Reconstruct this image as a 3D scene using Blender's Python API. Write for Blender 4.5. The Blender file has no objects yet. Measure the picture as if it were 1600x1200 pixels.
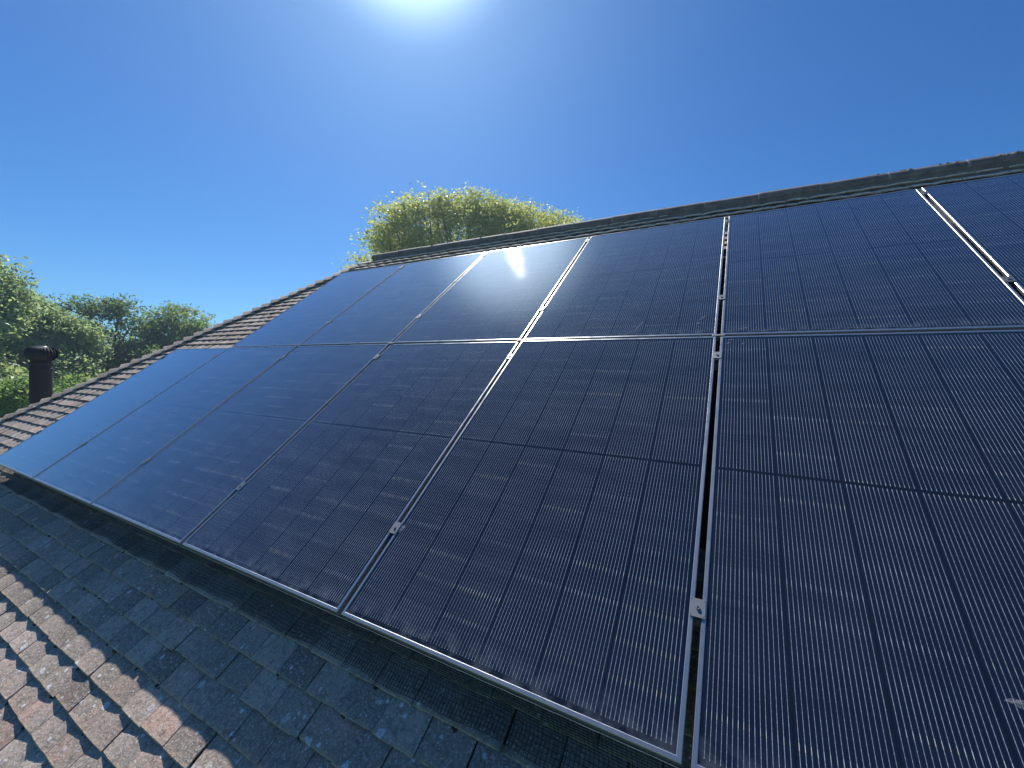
import bpy, math, random
import numpy as np
from mathutils import Matrix, Vector
random.seed(7); rng = np.random.default_rng(7)
C = bpy.context.scene.collection
sc = bpy.context.scene
R = math.radians

# ------------------------------------------------------------------ camera
cam_d = bpy.data.cameras.new("camera"); cam = bpy.data.objects.new("camera", cam_d); C.objects.link(cam)
sc.camera = cam
CW = Vector((0.0623, -0.9837, 5.4701))
right = Vector((0.879979, 0.474457, 0.022973)); down = Vector((0.030148, -0.007519, -0.999517)); fwd = Vector((-0.474055, 0.880246, -0.020921))
M = Matrix((right, -down, -fwd)).transposed().to_4x4(); M.translation = CW
cam.matrix_world = M
cam_d.sensor_width = 36.0; cam_d.sensor_fit = 'HORIZONTAL'; cam_d.lens = 36.0 * 633.99 / 1600.0
cam_d.clip_start = 0.02; cam_d.clip_end = 3000

# ------------------------------------------------------------------ sky and sun
SUN = Vector((-0.45736, 0.47204, 0.75366)).normalized()
world = bpy.data.worlds.new("World"); sc.world = world; world.use_nodes = True
wn = world.node_tree; wn.nodes.clear()
sky = wn.nodes.new('ShaderNodeTexSky'); sky.sky_type = 'NISHITA'; sky.sun_disc = False
sky.sun_elevation = math.asin(SUN.z); sky.sun_rotation = math.atan2(SUN.x, SUN.y)
sky.altitude = 50; sky.air_density = 1.0; sky.dust_density = 0.35; sky.ozone_density = 2.5
hsv = wn.nodes.new('ShaderNodeHueSaturation'); hsv.inputs['Saturation'].default_value = 1.22
bg = wn.nodes.new('ShaderNodeBackground'); bg.inputs['Strength'].default_value = 0.088
wn.links.new(sky.outputs[0], hsv.inputs['Color'])
# added glow around the sun for the air's aureole and lens bloom, fixed in the sky's direction
tc = wn.nodes.new('ShaderNodeTexCoord'); dot = wn.nodes.new('ShaderNodeVectorMath'); dot.operation = 'DOT_PRODUCT'
nrm = wn.nodes.new('ShaderNodeVectorMath'); nrm.operation = 'NORMALIZE'
wn.links.new(tc.outputs['Generated'], nrm.inputs[0]); wn.links.new(nrm.outputs[0], dot.inputs[0]); dot.inputs[1].default_value = SUN
def wmath(op, a, b=None):
    n = wn.nodes.new('ShaderNodeMath'); n.operation = op
    for i, v in enumerate((a, b)):
        if v is None: continue
        if isinstance(v, (int, float)): n.inputs[i].default_value = v
        else: wn.links.new(v, n.inputs[i])
    return n.outputs[0]
ang = wmath('ARCCOSINE', wmath('MINIMUM', dot.outputs['Value'], 1.0))
deg = wmath('MULTIPLY', ang, 180 / math.pi)
def lobe(width, amp, power=2.0):
    return wmath('MULTIPLY', wmath('EXPONENT', wmath('MULTIPLY', wmath('POWER', wmath('DIVIDE', deg, width), power), -1.0)), amp)
aur = wmath('ADD', lobe(8.3, 11.0, 3.8), lobe(16.0, 1.1, 1.5))
em = wn.nodes.new('ShaderNodeBackground'); em.inputs['Color'].default_value = (0.72, 0.88, 1, 1)
wn.links.new(wmath('MULTIPLY', aur, 0.085), em.inputs['Strength'])
wadd = wn.nodes.new('ShaderNodeAddShader'); wo = wn.nodes.new('ShaderNodeOutputWorld')
tint = wn.nodes.new('ShaderNodeMix'); tint.data_type = 'RGBA'; tint.blend_type = 'MULTIPLY'; tint.inputs[0].default_value = 1.0; tint.inputs[7].default_value = (0.35, 0.63, 0.88, 1)
wn.links.new(hsv.outputs[0], tint.inputs[6]); wn.links.new(tint.outputs[2], bg.inputs['Color']); wn.links.new(bg.outputs[0], wadd.inputs[0]); wn.links.new(em.outputs[0], wadd.inputs[1])
wn.links.new(wadd.outputs[0], wo.inputs['Surface'])
sd = bpy.data.lights.new("sun", 'SUN'); sun = bpy.data.objects.new("sun", sd); C.objects.link(sun)
sd.energy = 4.5; sd.angle = R(0.53); sd.color = (1.0, 0.955, 0.88)
sun.rotation_euler = (-SUN).to_track_quat('-Z', 'Y').to_euler(); sun.location = SUN * 50
sc.view_settings.view_transform = 'Standard'; sc.view_settings.look = 'None'; sc.view_settings.gamma = 1
sc.view_settings.exposure = 0.5

# ------------------------------------------------------------------ helpers
PITCH = R(38.5); CP, SP = math.cos(PITCH), math.sin(PITCH); Z0 = 4.6
PM = Matrix(((1, 0, 0), (0, CP, -SP), (0, SP, CP))).to_4x4(); PM.translation = (0, 0, Z0)   # roof frame (u, v, n) -> world
def P(u, v, n=0.0): return (u, v * CP - n * SP, Z0 + v * SP + n * CP)

def tag(o, label=None, cat=None, group=None, kind=None):
    if label: o['label'] = label
    if cat: o['category'] = cat
    if group: o['group'] = group
    if kind: o['kind'] = kind
    return o
def empty(name, label, cat, mat=None, group=None):
    o = bpy.data.objects.new(name, None); C.objects.link(o); o.empty_display_size = 0.1
    if mat is not None: o.matrix_world = mat
    return tag(o, label, cat, group)
def mesh_obj(name, V, F, mat, parent=None, smooth=False):
    me = bpy.data.meshes.new(name); me.from_pydata([tuple(v) for v in V], [], [tuple(f) for f in F]); me.update()
    if smooth: me.polygons.foreach_set('use_smooth', [True] * len(me.polygons))
    o = bpy.data.objects.new(name, me); C.objects.link(o)
    for m in (mat if isinstance(mat, (list, tuple)) else [mat]): me.materials.append(m)
    if parent is not None: o.parent = parent
    return o
def copy_tree(o, parent=None):
    c = o.copy(); C.objects.link(c); c.parent = parent
    for ch in list(o.children): copy_tree(ch, c)
    return c
class MB:
    def __init__(s): s.V = []; s.F = []
    def add(s, V, F):
        b = len(s.V); s.V += [tuple(v) for v in V]; s.F += [tuple(i + b for i in f) for f in F]
    def box(s, x0, x1, y0, y1, z0, z1, bev=0.0):
        if bev <= 0:
            s.add([(x0,y0,z0),(x1,y0,z0),(x1,y1,z0),(x0,y1,z0),(x0,y0,z1),(x1,y0,z1),(x1,y1,z1),(x0,y1,z1)],
                  [(3,2,1,0),(4,5,6,7),(0,1,5,4),(1,2,6,5),(2,3,7,6),(3,0,4,7)])
        else:
            b = bev
            V = [(x0,y0,z0),(x1,y0,z0),(x1,y1,z0),(x0,y1,z0),(x0,y0,z1-b),(x1,y0,z1-b),(x1,y1,z1-b),(x0,y1,z1-b),
                 (x0+b,y0+b,z1),(x1-b,y0+b,z1),(x1-b,y1-b,z1),(x0+b,y1-b,z1)]
            s.add(V, [(3,2,1,0),(0,1,5,4),(1,2,6,5),(2,3,7,6),(3,0,4,7),(4,5,9,8),(5,6,10,9),(6,7,11,10),(7,4,8,11),(8,9,10,11)])
    def tube(s, pts, rad, n=6, cap=True):
        pts = [Vector(p) for p in pts]; base = len(s.V); prev = None
        rad = rad if isinstance(rad, (list, tuple)) else [rad] * len(pts)
        for i, p in enumerate(pts):
            d = (pts[min(i + 1, len(pts) - 1)] - pts[max(i - 1, 0)]).normalized()
            a = Vector((0, 0, 1)) if abs(d.z) < 0.9 else Vector((1, 0, 0))
            x = d.cross(a).normalized() if prev is None else (prev - d * prev.dot(d)).normalized(); prev = x; y = d.cross(x)
            for k in range(n):
                t = 2 * math.pi * k / n; s.V.append(tuple(p + (x * math.cos(t) + y * math.sin(t)) * rad[i]))
        for i in range(len(pts) - 1):
            for k in range(n):
                a = base + i * n + k; b = base + i * n + (k + 1) % n; s.F.append((a, b, b + n, a + n))
        if cap:
            s.F.append(tuple(base + k for k in range(n))[::-1]); s.F.append(tuple(base + (len(pts) - 1) * n + k for k in range(n)))
    def lathe(s, prof, n=32, c=(0, 0), close=False):
        base = len(s.V)
        for r, z in prof:
            for k in range(n):
                t = 2 * math.pi * k / n; s.V.append((c[0] + r * math.cos(t), c[1] + r * math.sin(t), z))
        for i in range(len(prof) - 1):
            for k in range(n):
                a = base + i * n + k; b = base + i * n + (k + 1) % n; s.F.append((a, b, b + n, a + n))
        if close: s.F.append(tuple(base + (len(prof) - 1) * n + k for k in range(n)))
    def build(s, name, mat, parent=None, smooth=False): return mesh_obj(name, s.V, s.F, mat, parent, smooth)

# ------------------------------------------------------------------ materials
class NT:
    def __init__(s, name):
        s.m = bpy.data.materials.new(name); s.m.use_nodes = True; s.t = s.m.node_tree; s.t.nodes.clear()
        s.out = s.t.nodes.new('ShaderNodeOutputMaterial')
    def n(s, typ, **kw):
        nd = s.t.nodes.new('ShaderNode' + typ)
        for k, v in kw.items(): setattr(nd, k, v)
        return nd
    def set(s, sock, v):
        if v is None: return
        if hasattr(v, 'is_output') or isinstance(v, bpy.types.NodeSocket): s.t.links.new(v, sock)
        elif isinstance(v, (tuple, list)) and len(v) == 3 and sock.type == 'RGBA': sock.default_value = (*v, 1)
        else: sock.default_value = v
    def math(s, op, a, b=None, c=None, clamp=False):
        nd = s.n('Math', operation=op, use_clamp=clamp)
        for i, v in enumerate((a, b, c)): s.set(nd.inputs[i], v)
        return nd.outputs[0]
    def mix(s, f, a, b):
        nd = s.n('Mix', data_type='RGBA'); s.set(nd.inputs[0], f); s.set(nd.inputs[6], a); s.set(nd.inputs[7], b); return nd.outputs[2]
    def noise(s, vec, scale, detail=3, rough=0.55, dim='3D'):
        nd = s.n('TexNoise', noise_dimensions=dim); s.set(nd.inputs['Vector'], vec); nd.inputs['Scale'].default_value = scale
        nd.inputs['Detail'].default_value = detail; nd.inputs['Roughness'].default_value = rough; return nd.outputs['Fac']
    def vor(s, vec, scale, feature='F1', rand=1.0):
        nd = s.n('TexVoronoi', feature=feature); s.set(nd.inputs['Vector'], vec); nd.inputs['Scale'].default_value = scale
        nd.inputs['Randomness'].default_value = rand; return nd
    def ramp(s, f, lo, hi, a=0.0, b=1.0):
        nd = s.n('MapRange'); nd.clamp = True; s.set(nd.inputs[0], f); nd.inputs[1].default_value = lo; nd.inputs[2].default_value = hi
        nd.inputs[3].default_value = a; nd.inputs[4].default_value = b; return nd.outputs[0]
    def white(s, vec):
        nd = s.n('TexWhiteNoise', noise_dimensions='3D'); s.set(nd.inputs['Vector'], vec); return nd.outputs['Value']
    def xyz(s, x, y, z):
        nd = s.n('CombineXYZ'); [s.set(nd.inputs[i], v) for i, v in enumerate((x, y, z))]; return nd.outputs[0]
    def sep(s, v):
        nd = s.n('SeparateXYZ'); s.set(nd.inputs[0], v); return nd.outputs
    def bsdf(s, **kw):
        nd = s.n('BsdfPrincipled')
        for k, v in kw.items(): s.set(nd.inputs[k.replace('_', ' ')], v)
        return nd
    def bump(s, h, strength, dist):
        nd = s.n('Bump'); s.set(nd.inputs['Height'], h); nd.inputs['Strength'].default_value = strength; nd.inputs['Distance'].default_value = dist; return nd.outputs[0]
    def done(s, shader): s.t.links.new(shader, s.out.inputs[0]); return s.m

PW, PH, GAP = 1.134, 1.762, 0.0205
PU = PW + GAP; PV = PH + GAP

def mat_glass():
    t = NT('cell glass'); obj = t.n('TexCoord').outputs['Object']; x, y, z = t.sep(obj)
    rnd = t.n('ObjectInfo').outputs['Random']
    mx, my = 0.0165, 0.022
    cu = (PW - 2 * mx) / 6; midgap = 0.015; cv = (PH - 2 * my - midgap) / 18
    xc = t.math('DIVIDE', t.math('SUBTRACT', x, mx), cu); col = t.math('FLOOR', xc)
    fx = t.math('MULTIPLY', t.math('FRACT', xc), cu)
    NW = 16; s = cu / (NW - 1 + 1.5)
    wx = t.math('ADD', t.math('DIVIDE', t.math('SUBTRACT', fx, cu / 2), s), NW / 2)          # 0..NW over the wires
    wi = t.math('FLOOR', wx); wd = t.math('ABSOLUTE', t.math('SUBTRACT', t.math('FRACT', wx), 0.5))
    inside = t.math('MULTIPLY', t.math('GREATER_THAN', wx, 0.0), t.math('LESS_THAN', wx, float(NW)))
    inside = t.math('MULTIPLY', inside, t.math('MULTIPLY', t.math('GREATER_THAN', xc, 0.0), t.math('LESS_THAN', xc, 6.0)))
    half = t.math('GREATER_THAN', y, PH / 2)
    yy = t.math('SUBTRACT', t.math('SUBTRACT', y, my), t.math('MULTIPLY', half, midgap))
    yc = t.math('DIVIDE', yy, cv); row = t.math('FLOOR', yc); fy = t.math('MULTIPLY', t.math('FRACT', yc), cv)
    vin = t.math('MULTIPLY', t.math('GREATER_THAN', yc, 0.05), t.math('LESS_THAN', yc, 17.95))
    ming = t.math('GREATER_THAN', t.math('ABSOLUTE', t.math('SUBTRACT', y, PH / 2)), midgap * 0.42)
    inside = t.math('MULTIPLY', inside, t.math('MULTIPLY', vin, ming))
    wire = t.math('MULTIPLY', t.math('LESS_THAN', wd, 0.055), inside)
    # glints painted into the wire colour at ribbon kinks near the joint of two half cells, solder beads along each ribbon
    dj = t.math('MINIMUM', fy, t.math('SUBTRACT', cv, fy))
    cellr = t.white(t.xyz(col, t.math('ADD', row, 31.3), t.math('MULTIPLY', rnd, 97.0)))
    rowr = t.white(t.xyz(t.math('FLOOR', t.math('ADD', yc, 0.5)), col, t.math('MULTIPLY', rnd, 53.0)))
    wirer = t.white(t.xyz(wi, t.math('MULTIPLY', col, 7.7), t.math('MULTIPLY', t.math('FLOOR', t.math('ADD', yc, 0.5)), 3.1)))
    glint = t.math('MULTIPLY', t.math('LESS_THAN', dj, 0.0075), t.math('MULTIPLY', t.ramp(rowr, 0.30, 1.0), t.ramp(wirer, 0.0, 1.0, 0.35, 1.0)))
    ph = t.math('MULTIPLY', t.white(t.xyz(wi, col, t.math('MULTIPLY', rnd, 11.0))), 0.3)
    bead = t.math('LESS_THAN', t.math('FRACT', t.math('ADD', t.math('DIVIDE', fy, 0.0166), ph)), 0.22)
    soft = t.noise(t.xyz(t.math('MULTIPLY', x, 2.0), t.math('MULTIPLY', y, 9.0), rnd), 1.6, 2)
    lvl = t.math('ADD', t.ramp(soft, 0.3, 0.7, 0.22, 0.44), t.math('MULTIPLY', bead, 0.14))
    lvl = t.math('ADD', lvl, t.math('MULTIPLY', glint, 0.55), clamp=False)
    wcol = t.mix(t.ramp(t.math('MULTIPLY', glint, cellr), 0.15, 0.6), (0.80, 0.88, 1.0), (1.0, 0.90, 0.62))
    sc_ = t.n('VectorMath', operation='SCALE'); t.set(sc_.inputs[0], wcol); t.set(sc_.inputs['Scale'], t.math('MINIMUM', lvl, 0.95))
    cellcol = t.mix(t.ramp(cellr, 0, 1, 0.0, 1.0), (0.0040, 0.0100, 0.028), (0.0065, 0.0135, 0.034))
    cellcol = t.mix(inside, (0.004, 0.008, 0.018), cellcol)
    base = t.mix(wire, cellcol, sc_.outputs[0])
    # thin uneven film of dust, a little more above the lower frame where rain leaves it
    off = t.n('VectorMath', operation='ADD'); t.set(off.inputs[0], obj); t.set(off.inputs[1], t.xyz(t.math('MULTIPLY', rnd, 40.0), rnd, 0.0))
    o2 = off.outputs[0]
    film = t.ramp(t.noise(o2, 1.7, 4), 0.3, 0.75, 0.008, 0.026)
    edge = t.math('MULTIPLY', t.ramp(y, 0.0, 0.09, 1.0, 0.0), t.ramp(t.noise(o2, 22.0, 3), 0.42, 0.7, 0.0, 0.20))
    sx = t.sep(o2)
    streak = t.math('MULTIPLY', t.ramp(t.noise(t.xyz(t.math('MULTIPLY', sx[0], 30.0), t.math('MULTIPLY', sx[1], 3.0), 0.0), 1.0, 3), 0.66, 0.80, 0.0, 0.16),
                    t.ramp(t.noise(o2, 2.3, 2), 0.55, 0.68))
    spot = t.vor(o2, 9.0); sp = t.ramp(t.math('ADD', spot.outputs['Distance'], t.math('MULTIPLY', t.noise(o2, 60.0, 2), 0.02)), 0.008, 0.016, 0.3, 0.0)
    spk = t.math('MULTIPLY', sp, t.math('GREATER_THAN', t.sep(spot.outputs['Color'])[0], 0.80))
    dust = t.math('ADD', t.math('ADD', film, edge), t.math('ADD', streak, spk), clamp=True)
    base = t.mix(dust, base, (0.42, 0.46, 0.52))
    rough = t.ramp(t.noise(o2, 3.0, 4), 0.3, 0.7, 0.020, 0.030)
    nm = t.bump(t.noise(o2, 5.0, 1), 0.03, 0.004)
    d = t.n('BsdfDiffuse'); t.set(d.inputs['Color'], base)
    gl = t.n('BsdfAnisotropic') if False else t.n('BsdfGlossy'); t.set(gl.inputs['Color'], (0.97, 0.98, 1.0)); t.set(gl.inputs['Roughness'], rough); t.set(gl.inputs['Normal'], nm)
    lw = t.n('LayerWeight'); lw.inputs['Blend'].default_value = 0.5            # reflectance of the textured cover glass by angle
    f = t.math('MINIMUM', t.math('ADD', t.math('MULTIPLY', t.math('POWER', lw.outputs['Facing'], 4.0), 1.66), 0.036), 0.92)
    mx_ = t.n('MixShader'); t.set(mx_.inputs[0], f); t.t.links.new(d.outputs[0], mx_.inputs[1]); t.t.links.new(gl.outputs[0], mx_.inputs[2])
    return t.done(mx_.outputs[0])
def mat_metal(name, col=(0.62, 0.65, 0.68), rough=0.38, metallic=0.6):
    t = NT(name); o = t.n('TexCoord').outputs['Object']
    n = t.noise(o, 14.0, 4); g = t.noise(t.xyz(*t.sep(o)), 160.0, 2)
    c = t.mix(t.ramp(n, 0.4, 0.75, 0.0, 0.45), col, tuple(k * 0.72 for k in col))
    b = t.bsdf(Base_Color=c, Metallic=metallic, Roughness=t.ramp(n, 0.2, 0.8, rough - 0.06, rough + 0.12))
    t.set(b.inputs['Normal'], t.bump(g, 0.12, 0.001)); return t.done(b.outputs[0])
def mat_plain(name, col, rough=0.7, metallic=0.0, var=0.3, scale=12.0, bump=0.2, bd=0.004):
    t = NT(name); o = t.n('TexCoord').outputs['Object']; n = t.noise(o, scale, 5)
    c = t.mix(t.ramp(n, 0.3, 0.7), tuple(k * (1 - var) for k in col), tuple(min(1, k * (1 + var)) for k in col))
    b = t.bsdf(Base_Color=c, Roughness=rough, Metallic=metallic); t.set(b.inputs['Normal'], t.bump(t.noise(o, scale * 6, 4), bump, bd)); return t.done(b.outputs[0])
def mat_tile(name='clay tile', wgt=1.0):
    t = NT(name); a = t.n('Attribute', attribute_name='tile').outputs['Vector']; r1, r2, tv = t.sep(a)   # random, random, distance from the tail edge (m)
    o = t.n('TexCoord').outputs['Object']
    dark = t.mix(r2, (0.210, 0.165, 0.125), (0.320, 0.260, 0.195))
    redd = t.mix(r2, (0.42, 0.200, 0.125), (0.36, 0.215, 0.150))
    patch = t.math('MULTIPLY', t.ramp(t.noise(o, 9.0, 5, 0.65), 0.45, 0.68), t.ramp(r1, 0.45, 1.0))
    c = t.mix(patch, dark, redd); v_ = t.n('VectorMath', operation='SCALE'); t.set(v_.inputs[0], c); t.set(v_.inputs['Scale'], t.ramp(t.white(t.xyz(r1, r2, 0.3)), 0.0, 1.0, 0.50, 1.30)); c = v_.outputs[0]
    c = t.mix(t.ramp(t.noise(o, 38.0, 5, 0.7), 0.46, 0.70, 0.0, 0.8), c, (0.080, 0.064, 0.054))
    c = t.mix(t.ramp(t.noise(o, 5.0, 5, 0.6), 0.45, 0.75, 0.0, 0.6), c, (0.19, 0.165, 0.11))
    c = t.mix(t.ramp(t.noise(o, 120.0, 3, 0.7), 0.50, 0.72, 0.0, 0.75), c, (0.50, 0.43, 0.33))
    wear = t.math('MULTIPLY', t.ramp(tv, 0.0, 0.016, 1.0, 0.0), t.ramp(t.noise(o, 45.0, 4), 0.38, 0.62))
    c = t.mix(t.math('MULTIPLY', wear, 0.8), c, (0.42, 0.29, 0.15)); lit_crust = t.math('MULTIPLY', t.math('GREATER_THAN', r1, 1.5), t.math('MULTIPLY', t.ramp(tv, 0.006, 0.035, 1.0, 0.0), t.ramp(t.noise(o, 30.0, 4), 0.3, 0.5))); c = t.mix(lit_crust, c, (0.60, 0.54, 0.42))  # top courses' lips: sunlit look painted in as pale lichen
    lich = None
    for k, (sc_, r_, th) in enumerate(((13.0, 0.15, 0.70), (34.0, 0.20, 0.88), (95.0, 0.24, 0.90))):
        off = t.n('VectorMath', operation='ADD'); t.set(off.inputs[0], o); off.inputs[1].default_value = (k * 3.7, k * 1.3, 0)
        v = t.vor(off.outputs[0], sc_); d = t.math('ADD', v.outputs['Distance'], t.math('MULTIPLY', t.math('SUBTRACT', t.noise(o, sc_ * 5, 3), 0.5), 0.32))
        m = t.math('MULTIPLY', t.ramp(d, r_, r_ + 0.07, 1.0, 0.0), t.math('GREATER_THAN', t.sep(v.outputs['Color'])[0], th))
        if k == 0: m = t.math('MULTIPLY', m, t.ramp(d, 0.03, 0.14, 0.45, 1.0))
        lich = m if lich is None else t.math('MAXIMUM', lich, m)
    lich = t.math('MULTIPLY', lich, t.ramp(t.noise(o, 3.0, 2), 0.35, 0.6, 0.35, 0.95))
    c = t.mix(t.math('MULTIPLY', lich, 0.8), c, (0.56, 0.57, 0.53))
    sc3 = t.n('VectorMath', operation='MULTIPLY'); t.set(sc3.inputs[0], c); sc3.inputs[1].default_value = (1.48, 1.50, 1.66); mn = t.n('VectorMath', operation='MINIMUM'); t.set(mn.inputs[0], sc3.outputs[0]); mn.inputs[1].default_value = (0.80, 0.78, 0.74); c = mn.outputs[0]
    b = t.bsdf(Base_Color=c, Roughness=0.82)
    b.inputs['Specular IOR Level'].default_value = 0.35
    h = t.math('ADD', t.noise(o, 85.0, 6, 0.7), t.math('MULTIPLY', lich, 0.35))
    t.set(b.inputs['Normal'], t.bump(h, 0.9, 0.005)); return t.done(b.outputs[0])
def mat_leaf(name, a, b_, c_):
    t = NT(name); at = t.n('Attribute', attribute_name='leaf').outputs['Vector']; r1, r2, r3 = t.sep(at)
    col = t.mix(r1, tuple(1.5 * k for k in a), tuple(1.5 * k for k in b_)); col = t.mix(t.ramp(r2, 0.78, 0.95), col, tuple(1.5 * k for k in c_))
    d = t.bsdf(Base_Color=col, Roughness=0.42); d.inputs['Specular IOR Level'].default_value = 0.3
    tr = t.n('BsdfTranslucent'); sc_ = t.n('VectorMath', operation='MULTIPLY'); t.set(sc_.inputs[0], col); sc_.inputs[1].default_value = (1.7, 1.6, 0.9); t.set(tr.inputs[0], sc_.outputs[0])
    mx = t.n('MixShader'); mx.inputs[0].default_value = 0.58; t.t.links.new(d.outputs[0], mx.inputs[1]); t.t.links.new(tr.outputs[0], mx.inputs[2])
    return t.done(mx.outputs[0])
def mat_brick():
    t = NT('brick'); o = t.n('TexCoord').outputs['Object']; x, y, z = t.sep(o)
    br = t.n('TexBrick'); t.set(br.inputs['Vector'], t.xyz(t.math('ADD', x, y), z, 0.0)); br.inputs['Scale'].default_value = 1.0
    br.inputs['Brick Width'].default_value = 0.225; br.inputs['Row Height'].default_value = 0.075; br.inputs['Mortar Size'].default_value = 0.006
    br.inputs['Color1'].default_value = (0.26, 0.10, 0.065, 1); br.inputs['Color2'].default_value = (0.34, 0.16, 0.10, 1); br.inputs['Mortar'].default_value = (0.4, 0.37, 0.32, 1)
    b = t.bsdf(Base_Color=br.outputs['Color'], Roughness=0.85); return t.done(b.outputs[0])
def mat_grass():
    t = NT('grass'); o = t.n('TexCoord').outputs['Object']
    c = t.mix(t.ramp(t.noise(o, 0.25, 5), 0.35, 0.65), (0.06, 0.12, 0.025), (0.12, 0.19, 0.045)); c = t.mix(t.ramp(t.noise(o, 9.0, 4), 0.4, 0.7, 0, 0.6), c, (0.04, 0.075, 0.02))
    b = t.bsdf(Base_Color=c, Roughness=0.9); t.set(b.inputs['Normal'], t.bump(t.noise(o, 30.0, 3), 0.5, 0.05)); return t.done(b.outputs[0])

M_GLASS = mat_glass(); M_ALU = mat_metal('frame aluminium', (0.50, 0.51, 0.52), 0.27, 0.82); M_RAIL = mat_metal('rail aluminium', (0.5, 0.52, 0.54), 0.45)
M_CLAMP = mat_metal('clamp metal', (0.26, 0.27, 0.28), 0.48, 0.7); M_BOLT = mat_metal('bolt steel', (0.35, 0.36, 0.38), 0.35)
M_BACK = mat_plain('back sheet', (0.02, 0.02, 0.022), 0.6); M_BLACK = mat_plain('black plastic coated wire', (0.006, 0.006, 0.007), 0.7, var=0.2)
M_WIREEDGE = mat_metal('bright clip wire', (0.6, 0.62, 0.65), 0.35)
M_TILE = mat_tile(); M_RIDGE = mat_plain('dark ridge clay', (0.18, 0.145, 0.125), 0.75, var=0.4, scale=9.0, bump=0.5)
M_MORTAR = mat_plain('mortar', (0.30, 0.27, 0.23), 0.9, var=0.35, scale=25.0, bump=0.8)
M_MOSS = mat_plain('moss and lichen', (0.26, 0.23, 0.17), 0.95, var=0.5, scale=40.0, bump=1.0, bd=0.01)
M_BRICK = mat_brick(); M_GRASS = mat_grass(); M_WHITE = mat_plain('painted timber', (0.6, 0.6, 0.58), 0.5, var=0.06)
M_FLUE = mat_plain('dark flue metal', (0.007, 0.011, 0.020), 0.75, metallic=0.0, var=0.25, bump=0.1)
M_BARK = mat_plain('bark', (0.16, 0.135, 0.11), 0.9, var=0.45, scale=6.0, bump=1.0, bd=0.03)
def mat_smear():
    t = NT('dried droppings'); o = t.n('TexCoord').outputs['Object']; d = t.bsdf(Base_Color=(0.5, 0.52, 0.54), Roughness=0.8); tr = t.n('BsdfTransparent')
    mx = t.n('MixShader'); t.set(mx.inputs[0], t.ramp(t.noise(o, 160.0, 4), 0.35, 0.65, 0.05, 0.40)); t.t.links.new(tr.outputs[0], mx.inputs[1]); t.t.links.new(d.outputs[0], mx.inputs[2]); return t.done(mx.outputs[0])
M_SMEAR = mat_smear()

# ------------------------------------------------------------------ ground
g = mesh_obj('ground', [(-900, -900, 0), (900, -900, 0), (900, 900, 0), (-900, 900, 0)], [(0, 1, 2, 3)], M_GRASS); tag(g, kind='structure')

# ------------------------------------------------------------------ house
NT_ = -0.154                                    # tile tail top, below the plane of the panels
def hip_u(v): return HU0 - 0.783 * (HV0 - v)     # the hip line in the near slope
VR = 4.30; HV0 = 4.30; HU0 = -4.91
VE = -2.45; UR = 5.2
house = empty('house', 'house with a dark brown plain clay tile hipped roof under the solar panels', 'house', Matrix.Translation((0, 0, 0)))
apexY = P(0, VR, NT_)[1]; apexZ = P(0, VR, NT_)[2]; TP = math.tan(PITCH)
eaveY = P(0, VE, NT_)[1]; eaveZ = P(0, VE, NT_)[2]; halfw = apexY - eaveY
ridgeX = HU0
# roof deck under the tiles: near, far and hip-end slopes
dz = 0.035
Vd = [(ridgeX, apexY, apexZ - dz), (UR, apexY, apexZ - dz), (UR, eaveY, eaveZ - dz), (ridgeX - halfw, eaveY, eaveZ - dz),
      (ridgeX - halfw, apexY + halfw, eaveZ - dz), (UR, apexY + halfw, eaveZ - dz)]
deck = mesh_obj('roof_deck', Vd, [(3, 2, 1, 0), (5, 4, 0, 1), (4, 3, 0)], mat_plain('felt', (0.03, 0.028, 0.026), 0.9), house)
wb = MB(); wb.box(ridgeX - halfw + 0.4, UR - 0.15, eaveY + 0.4, apexY + halfw - 0.4, 0.0, eaveZ - 0.12)
yA, yB = eaveY + 0.4, apexY + halfw - 0.4; zt = eaveZ - 0.121
xg = UR - 0.16
wb.add([(xg, yA, zt), (xg, yB, zt), (xg, apexY, apexZ - 0.36), (xg + 0.012, yA, zt), (xg + 0.012, yB, zt), (xg + 0.012, apexY, apexZ - 0.36)], [(0, 1, 2), (5, 4, 3), (0, 2, 5, 3), (1, 4, 5, 2)])
wb.build('wall', M_BRICK, house)
fb = MB(); e = ridgeX - halfw
fb.box(e + 0.03, UR, eaveY + 0.02, eaveY + 0.045, eaveZ - 0.26, eaveZ - 0.06); fb.box(e + 0.03, UR, apexY + halfw - 0.045, apexY + halfw - 0.02, eaveZ - 0.26, eaveZ - 0.06)
fb.box(e + 0.03, e + 0.055, eaveY + 0.047, apexY + halfw - 0.047, eaveZ - 0.26, eaveZ - 0.06)
fb.build('fascia', M_WHITE, house)
for yy in (eaveY - 0.05, apexY + halfw + 0.05):
    gt = MB()
    N = 8; V = []; F = []
    for xx in (e - 0.05, UR):
        for k in range(N + 1):
            a = math.pi + math.pi * k / N; V.append((xx, yy + 0.057 * math.cos(a), eaveZ - 0.09 + 0.057 * math.sin(a)))
        for k in range(N + 1):
            a = 2 * math.pi - math.pi * k / N; V.append((xx, yy + 0.053 * math.cos(a), eaveZ - 0.088 + 0.053 * math.sin(a)))
    m_ = 2 * N + 2
    for k in range(m_): F.append((k, (k + 1) % m_, (k + 1) % m_ + m_, k + m_))
    gt.add(V, F); gt.build('gutter', M_FLUE, house)
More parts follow.
